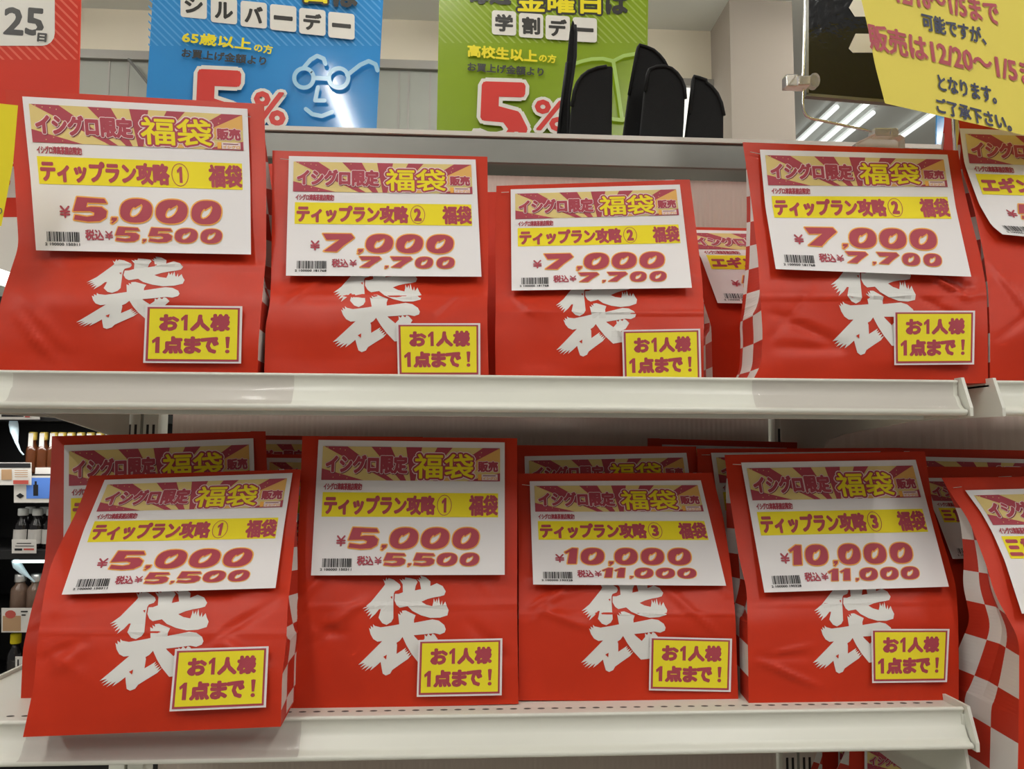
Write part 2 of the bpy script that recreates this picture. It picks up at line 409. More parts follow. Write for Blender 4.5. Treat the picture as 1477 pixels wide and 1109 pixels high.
class Card:
    """a sheet lying on the sheet of a bag; rows: (t, xl, yl, xr, yr)"""
    def __init__(s, bag, rows, o0=.003, o1=.010, conform=False):
        R = np.asarray(rows, float); s.bag = bag; s.g, s.c = smooth_rows(R[:, 0], R[:, 1:]); s.o0, s.o1, s.cf, s.pk = o0, o1, conform, None
    def P(s, u, v, z=0):
        c = [ext(s.g, y, v) for y in s.c]; x = c[0] + (c[2] - c[0]) * u; y = c[1] + (c[3] - c[1]) * u
        if s.cf:
            cu = np.array([0., 1, 0, 1]); cv = np.array([0., 0, 1, 1]); q = [ext(s.g, k, cv) for k in s.c]; Yc = s.bag.Yb(*s.bag.inv(q[0] + (q[2] - q[0]) * cu, q[1] + (q[3] - q[1]) * cu))
            bil = lambda a, b: (Yc[0] * (1 - a) + Yc[1] * a) * (1 - b) + (Yc[2] * (1 - a) + Yc[3] * a) * b
            if s.pk is None:
                a, b = np.meshgrid(np.linspace(0, 1, 12), np.linspace(0, 1, 12)); q = [ext(s.g, k, b) for k in s.c]; iu, iv = s.bag.inv(q[0] + (q[2] - q[0]) * a, q[1] + (q[3] - q[1]) * a)
                s.pk = max(0, (bil(a, b) - s.bag.Yb(iu, iv) + s.bag.wrinkle(iu, iv)).max())
            Q = at(x, y, bil(u, v) - s.pk - .0012 - z); bu, bv = s.bag.inv(x, y); Q[..., 2] += s.bag.dz * np.clip((bv - .75) * 4, 0, 1); return Q
        bu, bv = s.bag.inv(x, y); Y = s.bag.Yb(bu, bv) - (s.o0 + (s.o1 - s.o0) * np.clip(v, 0, 1) ** 2) - z
        Q = at(x, y, Y); Q[..., 2] += s.bag.dz * np.clip((bv - .75) * 4, 0, 1); return Q
BAGGROUP = 'red paper lucky bags'
LOWZ = 1.0855 + .0275; UPZ = 1.38 + .0290; BASEZ = .80
# calligraphy stroke outlines
REFA = [(342, 98), (362, 122), (375, 85), (383, 110), (395, 92), (440, 105), (500, 150), (508, 175), (495, 200), (455, 215), (445, 235), (440, 300), (440, 470), (420, 505), (375, 532), (335, 515), (300, 465), (310, 430), (322, 385), (305, 385), (270, 430), (215, 478), (240, 425), (195, 452), (225, 405), (180, 425), (215, 385), (160, 405), (205, 365), (150, 382), (230, 315), (345, 175), (362, 150)]
REFB = [(497, 100), (527, 118), (523, 98), (548, 108), (552, 85), (600, 92), (655, 105), (668, 128), (650, 165), (643, 207), (702, 195), (690, 130), (662, 100), (690, 112), (680, 85), (705, 98), (695, 68), (745, 82), (790, 120), (790, 165), (850, 138), (905, 165), (935, 215), (920, 250), (880, 262), (820, 272), (760, 288), (705, 313), (750, 340), (808, 355), (818, 315), (822, 280), (835, 318), (850, 285), (855, 330), (868, 270), (880, 330), (888, 345), (900, 300), (905, 350), (930, 310), (945, 355), (962, 390), (950, 440), (880, 462), (790, 465), (700, 440), (620, 400), (575, 355), (500, 370), (470, 345), (450, 300), (455, 240), (490, 240), (530, 225), (528, 150)]
REFC = [(485, 425), (510, 440), (500, 405), (525, 425), (520, 398), (555, 395), (650, 440), (635, 480), (632, 628), (700, 720), (780, 880), (680, 890), (610, 800), (565, 725), (525, 640), (500, 600), (495, 520)]
REFD = [(210, 560), (230, 575), (225, 540), (250, 560), (248, 525), (265, 542), (320, 555), (420, 540), (500, 525), (640, 510), (720, 495), (810, 478), (870, 490), (920, 530), (935, 570), (925, 600), (880, 620), (830, 608), (740, 618), (632, 628), (540, 640), (525, 640), (475, 685), (335, 685), (290, 690), (250, 665), (225, 620)]
REFE = [(340, 680), (475, 640), (530, 640), (500, 680), (470, 700), (475, 720), (470, 805), (560, 745), (545, 775), (570, 760), (550, 790), (585, 775), (560, 810), (600, 790), (575, 830), (615, 805), (580, 850), (500, 905), (430, 955), (410, 990), (370, 1008), (340, 990), (328, 930), (320, 880), (270, 925), (220, 962), (245, 918), (170, 968), (215, 915), (140, 955), (185, 905), (125, 932), (170, 890), (110, 908), (200, 820)]
REFF = [(735, 622), (755, 640), (770, 612), (795, 635), (810, 612), (830, 622), (860, 665), (820, 730), (760, 760), (700, 700), (735, 660)]
REFG = [(640, 640), (720, 720), (960, 900), (910, 950), (760, 880), (680, 760)]
REFX = [(412, 268), (432, 262), (428, 290)], [(345, 832), (378, 812), (372, 858)]
RB, RC, RE = np.array([110, 908.]), np.array([962, 400.]), np.array([490, 400.])
def calligraphy(B, C, E):
    M = np.linalg.solve(np.array([RB - RE, RC - RE]), np.array([np.array(B, float) - E, np.array(C, float) - E]))
    out = []
    for P in (REFA, REFB, REFC, REFD, REFE, REFF, REFG):
        V, F = poly2((np.array(P, float) - RE) @ M + np.array(E)); out += polys(V, F)
    return dice(out, 9, 9), [(np.array(P, float) - RE) @ M + np.array(E) for P in REFX]
def make_bag(rows, label, seed, depth=.08, base=None, card=None, kind='1', sticker=None, calli=None, staples=(), group=BAGGROUP, bulge=.006, wr=.0028, sq=.028, curl=.010, nu=56, nv=84, gus=.5):
    sh = Sheet(rows, seed=seed, wr=wr, bulge=bulge, base=base)
    u = np.linspace(0, 1, nu); v = np.linspace(0, 1, nv); U, Vv = np.meshgrid(u, v)
    front = sh.P(U, Vv)
    bot = (front[-1, 0] + front[-1, -1]) / 2 + [0, depth / 2, 0]
    root = empty('paper_bag', bot, label, 'bag', group)
    mb = MB(); mb.grid(front[:, ::-1], RED)
    if calli:
        ps, hs = calligraphy(*calli)
        def fn(A, o=.0005):
            a, b = sh.inv(A[:, 0], A[:, 1]); return sh.P(a, b, o)
        put(mb, ps, fn, WHITE_INK); put(mb, hs, lambda A: fn(A, .0009), RED)
    mb.build('front_panel', root, smooth=True)
    EL, ER = front[:, 0], front[:, -1]
    d = .004 + depth * np.clip(v / .72, 0, 1) ** 1.1
    BL, BR = EL + np.stack([0 * d, d, 0 * d], -1), ER + np.stack([0 * d, d, 0 * d], -1)
    BL[:, 0] += .004; BR[:, 0] -= .004
    back = MB(); t = np.linspace(0, 1, 6)[:, None, None]
    Bk = (BL[None] * (1 - t) + BR[None] * t).transpose(1, 0, 2); back.grid(Bk, RED)
    back.add([EL[-1], ER[-1], BR[-1], BL[-1]], [(0, 1, 2, 3)], RED); back.build('back_panel', root, smooth=True)
    g = gus * np.sqrt(np.maximum(0, (depth / 2) ** 2 - (d / 2) ** 2))
    for E, B, sg in ((EL, BL, 1), (ER, BR, -1)):
        Mi = (E + B) / 2; Mi[:, 0] += sg * (g + .0015)
        G = np.stack([E, (E + Mi) / 2, Mi, (Mi + B) / 2, B], 1); h = np.concatenate([[0], np.cumsum(np.linalg.norm(np.diff(E, axis=0), axis=1))])
        uvx = np.array([0, .25, .5, .75, 1]) * depth / sq + .02
        uv = np.stack([np.broadcast_to(uvx, (nv, 5)), np.broadcast_to((h / sq)[:, None] + .03, (nv, 5))], -1)
        s = MB(); s.grid(G, CHECK, uv); s.build('side_gusset', root, smooth=False)
    if card:
        c = Card(sh, card, .003, curl); cb = MB(); n = 22; a = np.linspace(0, 1, n); A, Bq = np.meshgrid(a, a); cb.grid(c.P(A, Bq)[:, ::-1], PAPER)
        for m, z, ps in card_design(kind): put(cb, ps, lambda q: c.P(q[:, 0] / CW, q[:, 1] / CH, .00018 + z * .00018), m)
        cb.build('price_card', root)
    if sticker:
        (a, b), (c_, d_), (e, f_), (g_, h_) = sticker
        c = Card(sh, [(0, a, b, c_, d_), (.5, (a + g_) / 2, (b + h_) / 2, (c_ + e) / 2, (d_ + f_) / 2), (1, g_, h_, e, f_)], .0, .0, True)
        cb = MB(); n = 16; q = np.linspace(0, 1, n); A, Bq = np.meshgrid(q, q); cb.grid(c.P(A, Bq)[:, ::-1], PAPER)
        for m, z, ps in limit_design(): put(cb, ps, lambda p: c.P(p[:, 0] / 100, p[:, 1] / 69.5, .00015 + z * .00018), m)
        cb.build('limit_card', root)
    for (x0, y0, x1, y1) in staples:
        X = np.linspace(x0, x1, 5); Yq = np.linspace(y0, y1, 5); a, b = sh.inv(X, Yq); s = MB(); s.tube(sh.P(a, b, .0030), .00035, STEEL, 6); s.build('staple', root)
    return root, sh
def lower(rows, leans, base=LOWZ):
    """rows without depth: foot depth from the shelf plane, plus leans"""
    b = rows[-1]; Y = at_z(np.array([(b[0] + b[2]) / 2]), np.array([(b[1] + b[3]) / 2]), base)[0, 1]
    return [tuple(r_) + (Y + l,) for r_, l in zip(rows, leans)]

# ---- upper shelf, front row
make_bag([(7, 129, 381, 150, .085), (20, 240, 384, 260, .070), (27, 355, 384, 368, .048), (2, 430, 378, 432, .022), (-12, 500, 373, 490, .015), (-14, 541, 371, 541, .014)],
         'large red paper bag at the upper shelf end by the yellow notice edge', 1, .095, UPZ,
         [(0, 32, 139, 357, 157), (.5, 43.5, 250, 361, 260), (1, 52, 361, 362, 367)], '1',
         ((210, 440), (349.6, 441.6), (347.7, 524), (206.5, 523)), ((110, 464.8), (266.2, 404.8), (183.7, 407.4)), [(354, 168, 361.5, 168.5)], wr=.0042)
make_bag([(393, 217, 703, 226, .095), (392, 320, 704, 325, .075), (391, 405, 704, 405, .050), (389, 440, 703, 440, .030), (383, 470, 703, 470, .024), (381, 541, 705, 545, .018)],
         'red paper bag beside the large upper bag, crumpled near its foot, seven thousand yen card', 2, .090, UPZ,
         [(0, 416.7, 225, 686, 230), (1, 412.4, 397.5, 694.5, 399)], '2', ((572, 466), (692.7, 466), (693, 540), (574, 540)), ((480, 492.4), (608, 426.7), (534, 425.5)), [(404, 229, 417, 230)], wr=.0042)
make_bag([(716, 268, 995, 259, .105), (714, 340, 1006, 344, .088), (715, 418, 1013, 405, .062), (715, 446, 1015, 446, .046), (714, 490, 1015, 490, .038), (715, 547, 1015, 548, .034)],
         'shortest red paper bag in the front row of the upper shelf, seven thousand yen card', 3, .090, UPZ,
         [(0, 736.6, 273, 980.6, 266), (1, 738, 419, 998, 415)], '2', ((897, 476), (1010, 474), (1011.7, 545.6), (899, 547.5)), ((802.5, 503.6), (919, 433), (851, 438.6)), [(723, 277.5, 734, 277)], wr=.0036)
make_bag([(1071, 205, 1382, 217, .078), (1078, 250, 1388, 260, .072), (1085, 300, 1398, 305, .062), (1093, 370, 1415, 372, .042), (1096, 418, 1423, 416, .027), (1100, 480, 1425, 480, .018), (1098, 525, 1425, 525, .014), (1084, 551, 1425, 552, .014)],
         'red paper bag under the clear clip, checked side showing, seven thousand yen card', 4, .062, UPZ,
         [(0, 1096, 215.7, 1366.7, 223), (.48, 1104, 299, 1378.5, 299), (1, 1119, 388, 1401, 399)], '2', ((1289, 448), (1406.5, 448), (1405, 525), (1290, 526)), ((1200.7, 492), (1321, 426.5), (1249.8, 419)), [(1082, 219, 1096, 222)], wr=.0042)
make_bag([(1383, 172, 1700, 180, .085), (1387, 243, 1712, 250, .072), (1405, 301, 1722, 305, .061), (1418, 362, 1735, 365, .044), (1425, 413, 1745, 415, .029), (1428, 480, 1750, 482, .016), (1428, 553, 1750, 555, .015)],
         'red paper bag with egi fishing card, below the yellow notice on the neighbouring upper shelf', 5, .062, UPZ,
         [(0, 1384, 185, 1660, 195), (.3, 1391, 236, 1672, 245), (.65, 1412, 294, 1690, 300), (.88, 1430, 325, 1705, 340), (1, 1446, 338, 1712, 362)], 'egi', None, ((1480, 455), (1640, 395), (1558, 395)))
# ---- upper shelf, behind
make_bag([(382, 236, 640, 240, .20), (380, 400, 645, 400, .18), (378, 541, 650, 541, .15)], 'red bag mostly hidden in the gap behind the first two upper bags', 11, .08, UPZ, [(0, 386, 290, 600, 292), (1, 384, 425, 610, 427)], '1', nu=14, nv=20)
make_bag([(700, 277, 960, 275, .22), (701, 400, 962, 400, .20), (702, 545, 965, 545, .16)], 'red bag hidden behind the shortest upper bag, only its edge showing', 12, .08, UPZ, nu=14, nv=20)
make_bag([(985, 327, 1265, 333, .205), (1004, 372, 1285, 374, .165), (1016, 440, 1295, 440, .145), (1026, 470, 1300, 470, .135), (1028, 548, 1305, 548, .13)],
         'red bag set back in the gap beside the checked side, card bent over', 13, .08, UPZ, [(0, 975, 331, 1240, 336), (.40, 1010, 369, 1262, 372), (1, 1035, 437, 1290, 440)], 'egi', nu=20, nv=24)
make_bag([(1362, 160, 1640, 168, .22), (1362, 300, 1640, 300, .20), (1362, 550, 1640, 550, .16)], 'red bag behind the chrome pole, tall thin edge showing', 14, .06, UPZ, nu=12, nv=16)
# ---- lower shelf, front row
make_bag(lower([(130, 686, 434, 677), (112, 735, 430, 730), (92, 774, 425, 775), (79, 801, 423, 800), (68, 832, 420, 832), (61, 873, 415, 873), (54, 925, 413, 925), (49, 988, 407, 975), (33, 1063, 405, 1048)], [.105, .092, .078, .066, .05, .03, .016, .006, 0], 1.1185),
         'leaning red paper bag jutting past the lower shelf edge, five thousand yen card', 6, .072, 1.1185,
         [(0, 151, 692, 422, 682), (.45, 121.5, 762, 410, 757), (1, 89, 857.5, 397.4, 848)], '1', ((252.6, 936), (387.5, 932), (383.5, 1020), (244.4, 1026)), ((143.6, 982), (300.8, 898), (218, 900.6)))
make_bag(lower([(436, 629, 746, 632), (432, 735, 746, 735), (427, 817, 746, 817), (423, 892, 746, 890), (418, 960, 747, 955), (416, 1025, 748, 1015)], [.07, .05, .032, .015, .005, 0]),
         'upright smooth red paper bag second on the lower shelf, five thousand yen card', 7, .085, LOWZ,
         [(0, 459.4, 634.4, 728, 638), (1, 448.6, 829.8, 728, 829)], '1', ((603.6, 923), (724.7, 920.6), (723.6, 1002.7), (601, 1005)), ((516.9, 958.7), (647.1, 881.3), (575, 881)))
make_bag(lower([(747, 683, 1027, 682), (747, 740, 1043, 745), (748, 805, 1053, 808), (748, 842, 1057, 845), (748, 892, 1061, 893), (748, 1010, 1065, 1012)], [.085, .07, .045, .028, .012, 0]),
         'short red paper bag third on the lower shelf, ten thousand yen card', 8, .068, LOWZ,
         [(0, 764, 694, 1010.8, 692.7), (1, 769, 843, 1047.4, 844.7)], '3', ((937.6, 918), (1056, 921), (1054, 997.8), (936, 995.6)), ((838, 955.8), (962.5, 881), (890.7, 882.6)), [(753, 699, 764, 700)])
make_bag(lower([(1045, 656, 1334, 651), (1052, 713, 1346, 735), (1066, 805, 1368, 806), (1077, 850, 1379, 845), (1078, 893, 1382, 890), (1079, 950, 1383, 950), (1080, 1016, 1383, 1009)], [.085, .07, .045, .03, .015, .005, 0]),
         'red paper bag at the right end of the lower shelf, ten thousand yen card', 9, .075, LOWZ,
         [(0, 1069, 667, 1320.7, 663), (.42, 1083, 745, 1341, 740), (1, 1102.6, 854.5, 1368.7, 846)], '3', ((1256.7, 907), (1369.6, 907), (1366, 983.6), (1258, 985)), ((1172.5, 956), (1289.8, 886.7), (1222.7, 885)), [(1057, 669.5, 1069, 670)])
make_bag([(1358, 689, 1690, 685, .085), (1371, 712, 1705, 712, .078), (1396, 747, 1722, 747, .065), (1409, 779, 1735, 779, .052), (1424, 819, 1748, 819, .036), (1435, 858, 1758, 858, .02), (1453, 890, 1770, 890, .006), (1470, 922, 1785, 922, -.004), (1470, 990, 1790, 990, -.01), (1469, 1060, 1790, 1060, -.014), (1466, 1190, 1790, 1190, -.016)],
         'big red paper bag with broad checked side, past the lower shelf end', 10, .105, 1.029,
         [(0, 1392, 707, 1665, 700), (.2, 1416, 740, 1690, 735), (.35, 1431, 767, 1702, 765), (.58, 1449, 808, 1715, 808), (1, 1474, 885, 1740, 880)], 'mie', None, None, [(1375, 703.5, 1387, 702)], sq=.036, gus=.2)
# ---- lower shelf, behind
make_bag(lower([(75, 629, 383, 622), (72, 700, 386, 697), (69, 752, 388, 750), (64, 815, 388, 812), (45, 880, 388, 880), (33, 935, 385, 935), (30, 1008, 380, 1003)], [.09, .075, .06, .045, .025, .01, 0]),
         'red paper bag directly behind the leaning bag on the lower shelf', 15, .065, LOWZ, [(0, 92.5, 642, 365.4, 632), (1, 91, 842, 372, 828)], '1')
make_bag([(372, 655, 600, 657, .225), (372, 800, 600, 800, .205), (372, 985, 600, 985, .19)], 'nearer of two shaded red bags in the gap between the leaning and upright bags', 16, .07, LOWZ, [(0, 384, 660, 560, 662), (1, 384, 800, 560, 802)], '1', nu=12, nv=16)
make_bag([(378, 628, 610, 630, .31), (378, 800, 610, 800, .30), (378, 960, 610, 960, .29)], 'farther of two shaded red bags in the gap between the leaning and upright bags', 17, .06, LOWZ, [(0, 340, 634, 545, 635), (1, 340, 770, 545, 770)], '1', nu=12, nv=16)
make_bag([(742, 642, 1004, 644, .215), (744, 800, 1018, 800, .18), (745, 975, 1026, 975, .15)], 'red bag peeking over the short bag, its banner visible', 18, .07, LOWZ, [(0, 756.6, 658, 990, 653), (1, 760, 800, 1010, 800)], '3', nu=20, nv=24)
make_bag([(934, 632, 1150, 638, .33), (934, 800, 1150, 800, .32), (934, 955, 1150, 955, .31)], 'darkest red bag against the back of the lower shelf, only its top showing', 19, .06, LOWZ, [(0, 955, 641, 1135, 646), (1, 955, 765, 1135, 768)], '1', nu=12, nv=16)
make_bag([(1005, 647, 1297, 646, .205), (1010, 760, 1310, 760, .18), (1035, 985, 1330, 985, .14)], 'red bag directly behind the last bag of the lower shelf', 20, .06, LOWZ, [(0, 1025.5, 653, 1270, 651), (1, 1046, 800, 1290, 800)], '3', [None][0], None, [(1012, 656, 1024, 656)], nu=14, nv=18)
make_bag([(1285, 646, 1610, 652, .31), (1285, 800, 1610, 800, .30), (1285, 1000, 1610, 1000, .29)], 'rearmost red bag over the big checked bag, strip of banner visible', 21, .06, 1.029, [(0, 1310, 658, 1550, 664), (1, 1315, 790, 1560, 795)], '1', nu=14, nv=18)
make_bag([(1310, 673, 1600, 674, .20), (1330, 750, 1620, 750, .17), (1362, 830, 1640, 830, .13), (1372, 1000, 1650, 1000, .12), (1372, 1150, 1650, 1150, .11)], 'red bag wedged between the last shelf bag and the big checked bag', 22, .06, 1.029, [(0, 1326, 689, 1540, 691), (.5, 1351, 745, 1560, 748), (1, 1374, 806, 1585, 802)], 'mie', None, None, [(1440, 688, 1459, 687)], nu=16, nv=24)
# ---- below the lower shelf
make_bag([(1226, 1062, 1420, 1068, .23), (1224, 1110, 1425, 1115, .22), (1222, 1230, 1430, 1235, .20)], 'red bag with banner card below the lower shelf', 23, .06, .879, [(0, 1247, 1079, 1400, 1086), (1, 1247, 1180, 1405, 1186)], '1', nu=12, nv=14, sq=.02)
make_bag([(1186, 1055, 1330, 1060, .31), (1186, 1110, 1330, 1115, .30), (1186, 1220, 1330, 1225, .29)], 'shaded red bag with plain card edge below the lower shelf', 24, .06, .879, [(0, 1209, 1060, 1300, 1062), (1, 1209, 1180, 1300, 1182)], '2', nu=10, nv=12, sq=.016)

# ------------------------------------------------------------------ shelving
D = .41
LIP = [(.0130, .0310), (.0105, .0322), (.0080, .0316), (.0078, .0296), (.0092, .0286), (.0092, .0176), (.0070, .0160), (.0040, .0085), (.0005, .0050), (-.0030, .0046), (-.0042, .0026), (-.0034, .0004), (-.0008, -.0008), (.0100, -.0008)]
def shelf(label, z, x0, x1, y0=0.0, holes=False, covers=(), bl=None, br=None, capL=True, cr=True):
    root = empty('display_shelf', ((x0 + x1) / 2, D / 2, z), label, 'shelf')
    b = MB(); b.box((x0, y0 + .010, z + .0262), (x1, D - .018, z + .0280), SHELF)
    b.box((x0 + .06, y0 + .02, z - .004), (x1 - .03, y0 + .032, z + .0262), SHELF)
    if holes:
        hm = mat('hole_shade', (.10, .09, .08), .8)
        for k in range(int((x1 - x0 - .02) / .0125)):
            cx = x0 + .012 + k * .0125; c = circle(cx, y0 + .032, .0034, .0018, 12)
            b.add([(p[0], p[1], z + .0282) for p in c], [tuple(range(12))], hm)
    b.build('shelf_board', root)
    p = MB(); P = np.array([[(x, y0 + a, z + h) for x in np.linspace(x0, x1 - .004, 8)] for a, h in LIP]); p.grid(P, SHELF); p.build('price_rail', root, smooth=True)
    prof = [(x, h) for x, h in LIP]
    for xx, go in ((x0, capL), (x1 - .003, cr)):
        if not go: continue
        e = MB(); pts = [(xx, y0 - .0055, z - .0015), (xx, y0 - .0055, z + .006), (xx, y0 + .005, z + .034), (xx, y0 + .02, z + .034), (xx, D - .02, z + .028), (xx, D - .02, z - .0015)]
        e.prism(pts, (.003, 0, 0), SHELF); e.build('end_cap', root)
    for xa, xb in covers:
        c = MB(); Q = np.array([[(x, y0 + a - .0022, z + h) for x in np.linspace(xa, xb, 6)] for a, h in LIP[3:10]]); c.grid(Q, FILM); c.build('label_cover', root, smooth=True, label='clear plastic label cover')
    for poly, xx in ((bl, x0 + .002), (br, x1 - .006)):
        if poly is None: continue
        q = MB(); q.prism([(xx, y, zz) for y, zz in poly], (.003, 0, 0), SHELF); q.build('bracket', root)
    return root
def film():
    m = bpy.data.materials.new('clear_film'); m.use_nodes = True; nt = m.node_tree; b = nt.nodes['Principled BSDF']
    tr = nt.nodes.new('ShaderNodeBsdfTransparent'); tr.inputs[0].default_value = (.92, .90, .90, 1); mx = nt.nodes.new('ShaderNodeMixShader'); mx.inputs[0].default_value = .14
    b.inputs['Base Color'].default_value = (.55, .5, .5, 1); b.inputs['Roughness'].default_value = .08
    nt.links.new(tr.outputs[0], mx.inputs[1]); nt.links.new(b.outputs[0], mx.inputs[2]); nt.links.new(mx.outputs[0], nt.nodes['Material Output'].inputs[0]); return m
FILM = film()
def brk(px, X, z, y1=D - .016):
    pts = [tuple(q[1:]) for q in at_x(np.array([p[0] for p in px], float), np.array([p[1] for p in px], float), X)]
    pts = [(min(y, D - .016), zz) for y, zz in pts]
    return [(y1, z + .026), (.02, z + .026), (.02, z + .002)] + pts
XP = lambda px, Y: float(at(np.array([px]), np.array([600.]), Y)[0, 0])
zu, zl = 1.38, 1.0855
shelf('upper white shelf carrying four big bags in front', zu, -.02, .90, 0, covers=((XP(8, 0), XP(420, 0)), (XP(1090, 0), XP(1384, 0))),
      bl=brk([(35, 590), (100, 610), (155, 628), (190, 645), (210, 668)], -.02, zu), br=brk([(1345, 601), (1290, 612), (1215, 626), (1195, 634), (1183, 647), (1172, 668), (1130, 690)], .894, zu))
shelf('perforated white shelf of the lower row', zl, -.02, .90, .012, True, covers=((XP(45, 0), XP(440, 0)),),
      bl=[(D - .016, zl + .026), (.03, zl + .026), (.03, zl), (D - .02, zl - .06)], br=brk([(1399, 1133), (1350, 1109), (1290, 1080), (1200, 1055), (1140, 1040)], .894, zl))
shelf('upper white shelf of the neighbouring bay, below the egi bag', zu, .927, 1.85, 0)
shelf('white shelf of the neighbouring bay under the big checked bag', 1.00, .927, 1.85, -.05)
shelf('lowest white shelf under the lower row', .85, -.02, .90, -.05)
fr = empty('shelving_frame', (.45, D, 0), 'ivory steel shelving frame with ribbed back panels and metal top rail', 'shelving frame')
def ribbed(x0, x1, z0, z1, y, n):
    xs = np.linspace(x0, x1, n * 2 + 1); ys = y + np.where(np.arange(n * 2 + 1) % 2, .0005, 0); mb = MB()
    mb.grid(np.array([[(x, yy, z) for x, yy in zip(xs, ys)] for z in (z0, z1)]), PANEL); return mb
ztop = 1.38 + .419
for z0, z1 in ((.05, zl - .12), (zl - .12, zu - .13), (zu - .13, ztop - .05)):
    for a, b, n in ((.035, .885, 118), (.935, 1.80, 60)): ribbed(a, b, z0, z1 - .003, D + .004, n).build('back_panel', fr)
SLOT = mat('slot_shade', (.03, .03, .03), .9)
for x in (-.012, .898, 1.81):
    for dx in (0, .024):
        p = MB(); p.box((x + dx - .010, D - .012, .05), (x + dx + .010, D + .02, ztop - .03), SHELF)
        for k in range(44):
            z = .1 + k * .038
            for sx in (-.004, .004): p.box((x + dx + sx - .0016, D - .0124, z), (x + dx + sx + .0016, D - .0118, z + .022), SLOT)
        p.build('upright', fr)
p = MB(); prof = [(D - .012, -.042), (D - .014, -.040), (D - .014, -.006), (D - .008, 0), (D + .10, 0), (D + .10, -.042)]
p.prism([(-.05, y, ztop + h) for y, h in prof], (1.95, 0, 0), ALU); p.build('top_rail', fr, label='brushed metal top rail')
p = MB(); p.box((-.05, D - .016, ztop - .002), (1.9, D + .10, ztop + .0045), SHELF); p.build('top_board', fr)

# ------------------------------------------------------------------ black rod sleeves standing on the top board
def px4(L, ox, oy, s): return [(ox + x / s, oy + y / s) for x, y in L]
SL = [('narrow black fabric sleeve seen edge on, tallest behind the rail', .50, [(173, 103), (182, 130), (186, 170), (183, 300), (165, 420), (150, 520), (140, 775), (78, 775), (110, 560), (140, 330), (158, 150), (166, 115)]),
      ('low black fabric sleeve beside the edge-on sleeve, curving up to its straight edge', .470, [(145, 775), (165, 560), (178, 480), (195, 435), (220, 400), (252, 375), (300, 357), (350, 348), (385, 350), (378, 775)]),
      ('taller black fabric sleeve with folded tip, behind the broad sleeve', .515, [(418, 775), (470, 500), (510, 280), (518, 248), (525, 235), (560, 245), (600, 262), (630, 288), (655, 318), (672, 350), (700, 440), (705, 775)]),
      ('broad black fabric sleeve in front of the folded-tip sleeve', .470, [(520, 785), (555, 480), (570, 385), (578, 365), (615, 350), (660, 348), (695, 360), (725, 385), (750, 420), (765, 460), (770, 520), (765, 640), (752, 785)]),
      ('black fabric sleeve nearest the square column, small square tip', .480, [(758, 785), (790, 600), (805, 480), (812, 415), (815, 402), (845, 410), (880, 422), (882, 437), (910, 458), (940, 495), (962, 545), (975, 610), (975, 700), (972, 785)])]
for lab, Y, L in SL:
    P = np.array(px4(L, 780, 0, 3.6925)); A = at(P[:, 0], P[:, 1], Y); A[:, 2] = np.where(P[:, 1] > 208, ztop + .0045, A[:, 2])
    e = empty('rod_sleeve', (A[:, 0].mean(), Y, ztop + .0045), lab, 'rod cover', 'black rod sleeves behind the rail')
    m = MB(); m.prism(A, (0, .014, 0), BLACK); m.build('sleeve_body', e, bevel=.003)
    top = A[1:-2] if len(A) > 5 else A; t = MB(); t.tube(top + [0, -.001, -.002], .0028, BLACKTAPE, 8); t.build('edge_binding', e, smooth=True)

# ------------------------------------------------------------------ hanging signs
def flat(Y, o=0): return lambda A: at(A[:, 0], A[:, 1], Y - o)
def sign(outline, Y, base, layers, label, name='hanging_sign', cat='sign', thick=.004, group=None):
    P = np.array(outline, float); A = at(P[:, 0], P[:, 1], Y); e = MB(); e.prism(A, (0, thick, 0), base)
    for i, (m, ps) in enumerate(layers): put(e, ps, flat(Y, .0006 + .0005 * i), m)
    o = e.build(name)
    if cat == 'sign':
        c = MB()
        for a in (A[0] * .92 + A[1] * .08, A[0] * .08 + A[1] * .92): c.tube([(a[0], a[1] + .002, a[2]), (a[0], a[1] + .002, CEIL)], .0008, STEEL, 6)
        o2 = c.build('hanging_cord', o)
    return tag(o, label, cat, group)
def blob(s, tl, tr, bl, bold, layers):
    V, F = text(s, tl, tr, bl, parts=True); fp = polys(V, F); return [(m, fp + stroke(V, F, bold + wd)) for m, wd in layers]
SY = 1.25
SRED = mat('sign_red', srgb(206, 58, 40), .4, spec=.15); SREDL = mat('sign_red_stripe', srgb(222, 104, 84), .4, spec=.15); SBLU = mat('sign_blue', srgb(58, 140, 205), .09); SBLUL = mat('sign_blue_stripe', srgb(95, 165, 220), .16)
SGRN = mat('sign_green', srgb(132, 158, 28), .25); SGRNL = mat('sign_green_stripe', srgb(160, 180, 80), .25); SW = mat('sign_white', srgb(226, 222, 212), .3); SK = mat('sign_black', srgb(48, 46, 42), .4); SY_ = mat('sign_yellow', srgb(236, 218, 40), .3); SR5 = mat('sign_price_red', srgb(208, 56, 48), .3); FACE = mat('sign_face_line', srgb(155, 200, 225), .16); BOOK = mat('sign_book_line', srgb(165, 195, 95), .3)
def stripes(x0, x1, y0, y1, step, wd, keep):
    out = []
    for k in np.arange(x0 - (y1 - y0), x1, step):
        P = np.array([(k, y0), (k + wd, y0), (k + wd + (y1 - y0), y1), (k + (y1 - y0), y1)], float)
        for ax, c, le in keep:
            if len(P) > 2: P = clip(P, ax, c, le)
        if len(P) > 2: out.append(P)
    return out
box_ = lambda x0, y0, x1, y1: ((0, x0, False), (0, x1, True), (1, y0, False), (1, y1, True))
lay = [(SREDL, stripes(-60, 118, -60, 88, 13, 4, box_(-60, -60, 112, 86)))]
lay += [(SW, [rrect(-120, -80, 79, 66, 18)])]
lay += [(SK, text('2', (8, 11), (34, 13), (6, 48), 1.6) + text('5', (39, 12), (63, 14), (37, 49), 1.6))]
